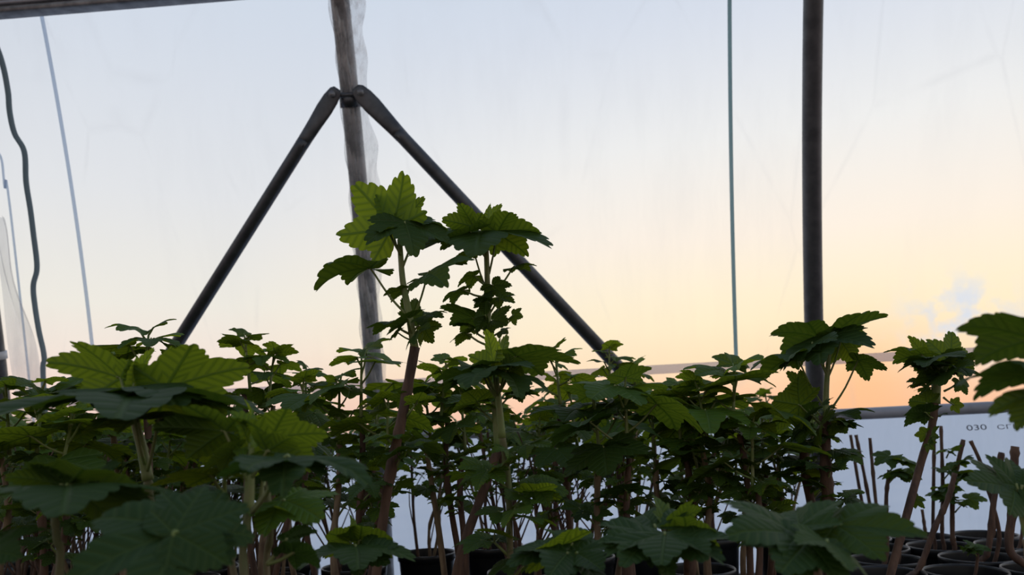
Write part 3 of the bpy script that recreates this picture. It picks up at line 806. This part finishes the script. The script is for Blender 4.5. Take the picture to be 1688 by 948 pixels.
p.cane([(1352,1060,Y),(1348,1000,Y),(1344,930,Y)], (.0038,.0034), 'pale_bark')
p.leaf((1378,866,Y),(1532,874,Y-.02), 36, .62, (1344,935,Y), .15, .55, .14, .12)
p.leaf((1310,880,Y-.01),(1206,872,Y-.04), -38, .78, (1344,935,Y), .0, .6, .1, .12)
p.leaf((1318,868,Y),(1304,828,Y+.03), -24, 1.1, (1344,932,Y), .05, .6, .06)
p.leaf((1356,874,Y+.01),(1396,834,Y+.03), 32, .9, (1344,930,Y), .15, .5, .06)
p.leaf((1330,892,Y-.02),(1290,950,Y-.05), -24, .95, (1344,938,Y), .0, .5, .1)
p.leaf((1362,892,Y-.02),(1400,940,Y-.05), -30, .9, (1344,938,Y), .3, .5, .1)
p.build('near currant with the biggest dark pointed leaf, below the tall spreading one')

# ---- H11: far right, mostly beyond the frame
Y = .44
p = Plant(25, 0); p.young = .25
p.cane([(1772,1000,Y),(1764,880,Y),(1756,760,Y)], (.0045,.0040))
p.shoot([(1756,762,Y),(1750,690,Y),(1744,620,Y)], (.0034,.0022))
p.leaf((1710,560,Y),(1565,528,Y-.01), 38, .50, (1746,640,Y), .15, .4, .16, .14)
p.leaf((1728,612,Y-.01),(1566,612,Y-.02), 16, .55, (1750,680,Y), .1, .3, .08, .12)
p.leaf((1734,644,Y-.02),(1624,680,Y-.03), 46, .48, (1752,720,Y), .4, .4, .14, .14)
p.leaf((1740,612,Y+.02),(1800,560,Y+.04), -40, .8, (1746,640,Y), .3, .4)
p.build('near currant at the right edge, three broad blurred leaves reaching into the frame')
Y = .58
p = Plant(26, 0); p.young = .05
p.cane([(1712,1040,Y),(1702,960,Y),(1692,890,Y)], (.0030,.0026), 'pale_bark')
p.leaf((1672,806,Y),(1592,786,Y-.02), -48, .72, (1692,892,Y), .0, .55, .1, .12)
p.leaf((1676,802,Y),(1668,752,Y+.02), 50, 1.0, (1692,892,Y), .0, .55, .05, .12)
p.leaf((1684,804,Y),(1740,780,Y), 40, .9, (1692,890,Y), .1, .5, .1)
p.build('single grey-green leaf raised on a pale stalk below the film lettering')

# ---- H12: mid-distance plants that break the skyline
def sky_plant(seed, label, tops, Y, foot, L=.055, n=7, canes=None, young=.42, lod=1, below=.06):
    p = Plant(seed, lod); p.young = young
    fp = at(foot[0], foot[1], Y)
    for k, (px, py) in enumerate(tops):
        t = at(px, py, Y+.02*math.sin(k*2.1)); a = 2.4*k
        b = Vector((fp.x+.02*math.cos(a), fp.y+.02*math.sin(a), SOIL-.004)); hgt = t.z-b.z
        tt = t-Vector((0,0,below+.012))
        mid = b.lerp(tt, .5)+Vector((p.rng.uniform(-.012,.012), p.rng.uniform(-.012,.012), 0))
        p.cane([b, mid, b.lerp(tt, .8)+Vector((p.rng.uniform(-.006,.006),0,0)), tt], (.0044,.0030), 'bark' if k % 2 == 0 else 'pale_bark')
        p.whorl(t, L*p.rng.uniform(.9,1.1), n, below)
        for i in range(5): p.spur(p.along(.68+.07*i), (math.cos(i*2.4+k), math.sin(i*2.4+k), 0), L*.40, 3)
    return p.build(label)
sky_plant(31, 'currant with layered top breaking the skyline between brace and middle hoop', [(404,560),(452,580),(500,625)], 1.02, (430,900), .05, 7)
sky_plant(32, 'currant with one big leaf against the sky just left of the tallest cane', [(596,590),(560,630),(640,660)], .92, (590,900), .062, 6, young=.45)
sky_plant(33, 'slim currant with a small sprig on top touching the lower end of the brace', [(1004,574),(1045,604),(1010,650)], 1.22, (1020,880), .045, 7)
sky_plant(34, 'currant with a peaked bright leaf against the orange glow', [(1210,612),(1150,640),(1240,700)], .94, (1205,900), .062, 7, young=.45)
sky_plant(35, 'leafy currant between the bright rosette and the slim sprig-topped one', [(915,580),(940,650),(890,690)], 1.05, (920,880), .048, 7)
sky_plant(36, 'low bushy currant in front of the brace foot', [(1120,645),(1075,660),(1140,720)], .98, (1110,880), .058, 7)
sky_plant(37, 'currant with flat dark top in front of the brace at the left', [(245,552),(190,600)], .85, (240,900), .058, 7)
sky_plant(38, 'shaded currant below the wavy cord at the left edge', [(70,640),(10,640),(120,690)], .78, (60,900), .06, 7)
sky_plant(39, 'bushy currant left of the leaf raised against the middle hoop', [(505,610),(480,680)], 1.12, (500,880), .045, 7)
sky_plant(40, 'dark currant filling the gap right of the tallest cane', [(735,600),(700,640),(760,650)], .98, (735,880), .05, 7)
sky_plant(41, 'broad dark currant with bluish leaves left of the orange glow plant', [(1030,640),(980,660)], .84, (1000,900), .06, 7, young=.2)
sky_plant(42, 'dense dark currant with stout cane beside the tall spreading one', [(1255,690),(1215,720),(1280,720)], 1.08, (1225,880), .05, 7)

# ---- bare pruned canes in pots at the right
def stick_plant(seed, sticks, label, pot, leaves=()):
    p = Plant(seed, 1); p.young = .3
    for pts, r, Yk in sticks:
        p.cane([(a, b, Yk) for a, b in pts], r, 'bark')
    for (cidx, pos, L, n) in leaves:
        p.cur = p.canes[cidx]; p.spur(pos, (p.rng.uniform(-1,1), -.6, 0), L, n)
    return p.build(label, 'pots of bare pruned canes', pot=pot)
stick_plant(51, [([(1646,870),(1630,810),(1616,762),(1600,727)], (.0036,.0030), 1.49), ([(1629,905),(1637,835),(1644,790),(1651,746)], (.0052,.0046), 1.48)],
            'pot with two crossing bare pruned canes under the lettering', (.690, 1.49))
stick_plant(52, [([(1570,880),(1571,800),(1580,760),(1588,725)], (.0046,.0040), 1.60), ([(1553,880),(1554,800),(1551,702)], (.0038,.0030), 1.615), ([(1538,875),(1539,790),(1540,717)], (.0036,.0030), 1.63)],
            'pot with three upright pruned canes and a leafy tuft between them', (.685, 1.615),
            [(0,(1568,775,1.59),.026,4),(0,(1570,800,1.59),.030,5),(0,(1572,822,1.59),.032,5),(0,(1574,845,1.59),.030,4),(1,(1560,755,1.60),.024,4),(1,(1556,790,1.60),.028,4),(1,(1558,835,1.60),.03,4)])
stick_plant(53, [([(1664,905),(1669,840),(1671,786),(1673,736)], (.0070,.0064), 1.39)], 'pot with one thick blunt pruned cane under the lettering', (.735, 1.372))
stick_plant(54, [([(1516,935),(1541,870),(1562,825),(1574,780)], (.0050,.0040), 1.38)], 'pot with one slanting pruned cane behind the cane with the dense leaf knot', (.485, 1.365))
stick_plant(55, [([(1446,860),(1440,790),(1434,722)], (.0038,.0034), 1.74), ([(1424,850),(1414,790),(1402,717)], (.0038,.0032), 1.74), ([(1436,850),(1426,790),(1411,717)], (.0038,.0032), 1.755)],
            'pot with three thin bare canes beside the tall spreading currant', (.575, 1.74))
stick_plant(56, [([(1462,880),(1461,820),(1466,775)], (.0042,.0032), 1.49), ([(1482,895),(1480,850)], (.0038,.0034), 1.50)],
            'pot with a short leafy sprout and stub in front of the thin bare canes', (.535, 1.49), [(0,(1462,800,1.49),.034,5),(0,(1466,778,1.49),.036,5)])
stick_plant(57, [([(1610,932),(1612,912)], (.0028,.0022), 1.365)], 'front pot holding only a small green sprout', (.610, 1.365), [(0,(1611,918,1.365),.020,5),(0,(1612,910,1.365),.017,4)])
stick_plant(58, [([(1736,860),(1738,800),(1734,760)], (.0046,.0040), 1.49)], 'pot cut by the right edge of the view, with a bare cane', (.816, 1.49))
stick_plant(59, [([(1640,870),(1641,845)], (.0030,.0024), 1.74)], 'rearmost pot by the film with only a tiny stub in it', (.825, 1.74))
stick_plant(60, [([(1524,868),(1520,840)], (.0034,.0030), 1.74)], 'rear pot with a short stub left of the rearmost one', (.700, 1.74))
stick_plant(61, [([(1684,885),(1690,850)], (.0034,.0030), 1.615)], 'pot with a low stub partly hidden behind the thick blunt cane', (.811, 1.615))
stick_plant(62, [([(1440,885),(1436,850)], (.0034,.0030), 1.615)], 'pot with a low stub below the thin bare canes', (.560, 1.615))

# ---- the massed rows behind: a few bushes with parts, copied one by one
def bush(seed, hgt, ncane, L):
    p = Plant(seed, 2); p.young = .38
    rg = p.rng
    for k in range(ncane):
        a = 2*PI*k/ncane+rg.uniform(-.4,.4); r0 = rg.uniform(.008,.026); r1 = rg.uniform(.02,.10); h = hgt*rg.uniform(.70,1.0)
        b = Vector((r0*math.cos(a), r0*math.sin(a), SOIL-.004)); t = Vector((r1*math.cos(a), r1*math.sin(a), SOIL+h))
        tt = t-Vector((0,0,.05))
        p.cane([b, b.lerp(tt,.35)+Vector((rg.uniform(-.018,.018), rg.uniform(-.018,.018),0)), b.lerp(tt,.7)+Vector((rg.uniform(-.01,.01), rg.uniform(-.01,.01),0)), tt], (.0036,.0024), 'bark' if rg.random() < .55 else 'pale_bark')
        p.whorl(t, L*rg.uniform(.85,1.15), 7, .045)
        for i in range(6): p.spur(p.along(.60+.07*i), (math.cos(i*2.4+k), math.sin(i*2.4+k), 0), L*rg.uniform(.4,.6), 3)
        for q in range(3):
            a0 = p.along(rg.uniform(.15,.55)); a1 = a0+Vector((rg.uniform(-.07,.07), rg.uniform(-.07,.07), rg.uniform(.07,.15)))
            p.cur.tw.tube([a0, a0.lerp(a1,.5)+Vector((rg.uniform(-.008,.008),0,.004)), a1], [.0016,.0009], 5, sub=3)
            if q == 0: p.spur(a1, (rg.uniform(-1,1), rg.uniform(-1,1), .3), L*.4, 3)
    r = p.build('x'); POTS.pop(); return r
def dup(root):
    r = root.copy(); C.objects.link(r)
    for ch in root.children:
        c = ch.copy(); C.objects.link(c); c.parent = r
        for g in ch.children:
            d = g.copy(); C.objects.link(d); d.parent = c
    return r
PITCHX = .150
ROWS = (1.74, 1.58, 1.42, 1.26, 1.10)
protos = [bush(100+i, hg, nc, L) for i, (hg, nc, L) in enumerate(((.335,3,.042), (.305,4,.040), (.35,3,.044), (.30,4,.038), (.325,4,.042), (.28,3,.044)))]
used = [False]*len(protos)
ORD = 'first second third fourth fifth sixth seventh eighth ninth tenth eleventh twelfth thirteenth fourteenth fifteenth sixteenth'.split()
ROWN = ('the row nearest the film', 'the second row from the film', 'the third row from the film', 'the fourth row from the film', 'the fifth row from the film', 'the sixth row from the film', 'the seventh row from the film')
rg = random.Random(77)
for ri, Yr in enumerate(ROWS):
    xl = at(-30, 700, Yr).x; xr = at(1275, 700, Yr).x; x = xr-(ri % 2)*PITCHX*.5; xs = []
    while x > xl: xs.append(x); x -= PITCHX
    xs = [x for x in xs[::-1] if all((x-a)**2+(Yr-b)**2 > .127**2 for a, b in POTS)]
    xs = [x for x in xs if rg.random() < (.95 if ri == 0 else .36 if x > -.30 else .95)]
    for ci, x in enumerate(xs):
        k = rg.randrange(len(protos))
        o = protos[k] if not used[k] else dup(protos[k]); used[k] = True
        o.location = (x+rg.uniform(-.006,.006), Yr+rg.uniform(-.006,.006), 0); o.rotation_euler = (0,0,rg.random()*6.28)
        hs = rg.uniform(.94,1.06); o.scale = (1,1,hs)
        tag(o, 'leafy currant bush, %s from the left in %s' % (ORD[ci], ROWN[ri]), 'potted plant', 'currant bushes massed in rows')
        POTS.append((x, Yr))
for k, o in enumerate(protos):
    if not used[k]: print('unused prototype', k)

print('things', sum(1 for o in C.objects if o.parent is None), 'objects', len(C.objects))

import itertools
for (i, a), (j, b) in itertools.combinations(enumerate(POTS), 2):
    d = math.hypot(a[0]-b[0], a[1]-b[1])
    if d < .122: print('POTS', i, j, round(d, 3), [round(q, 2) for q in a+b])
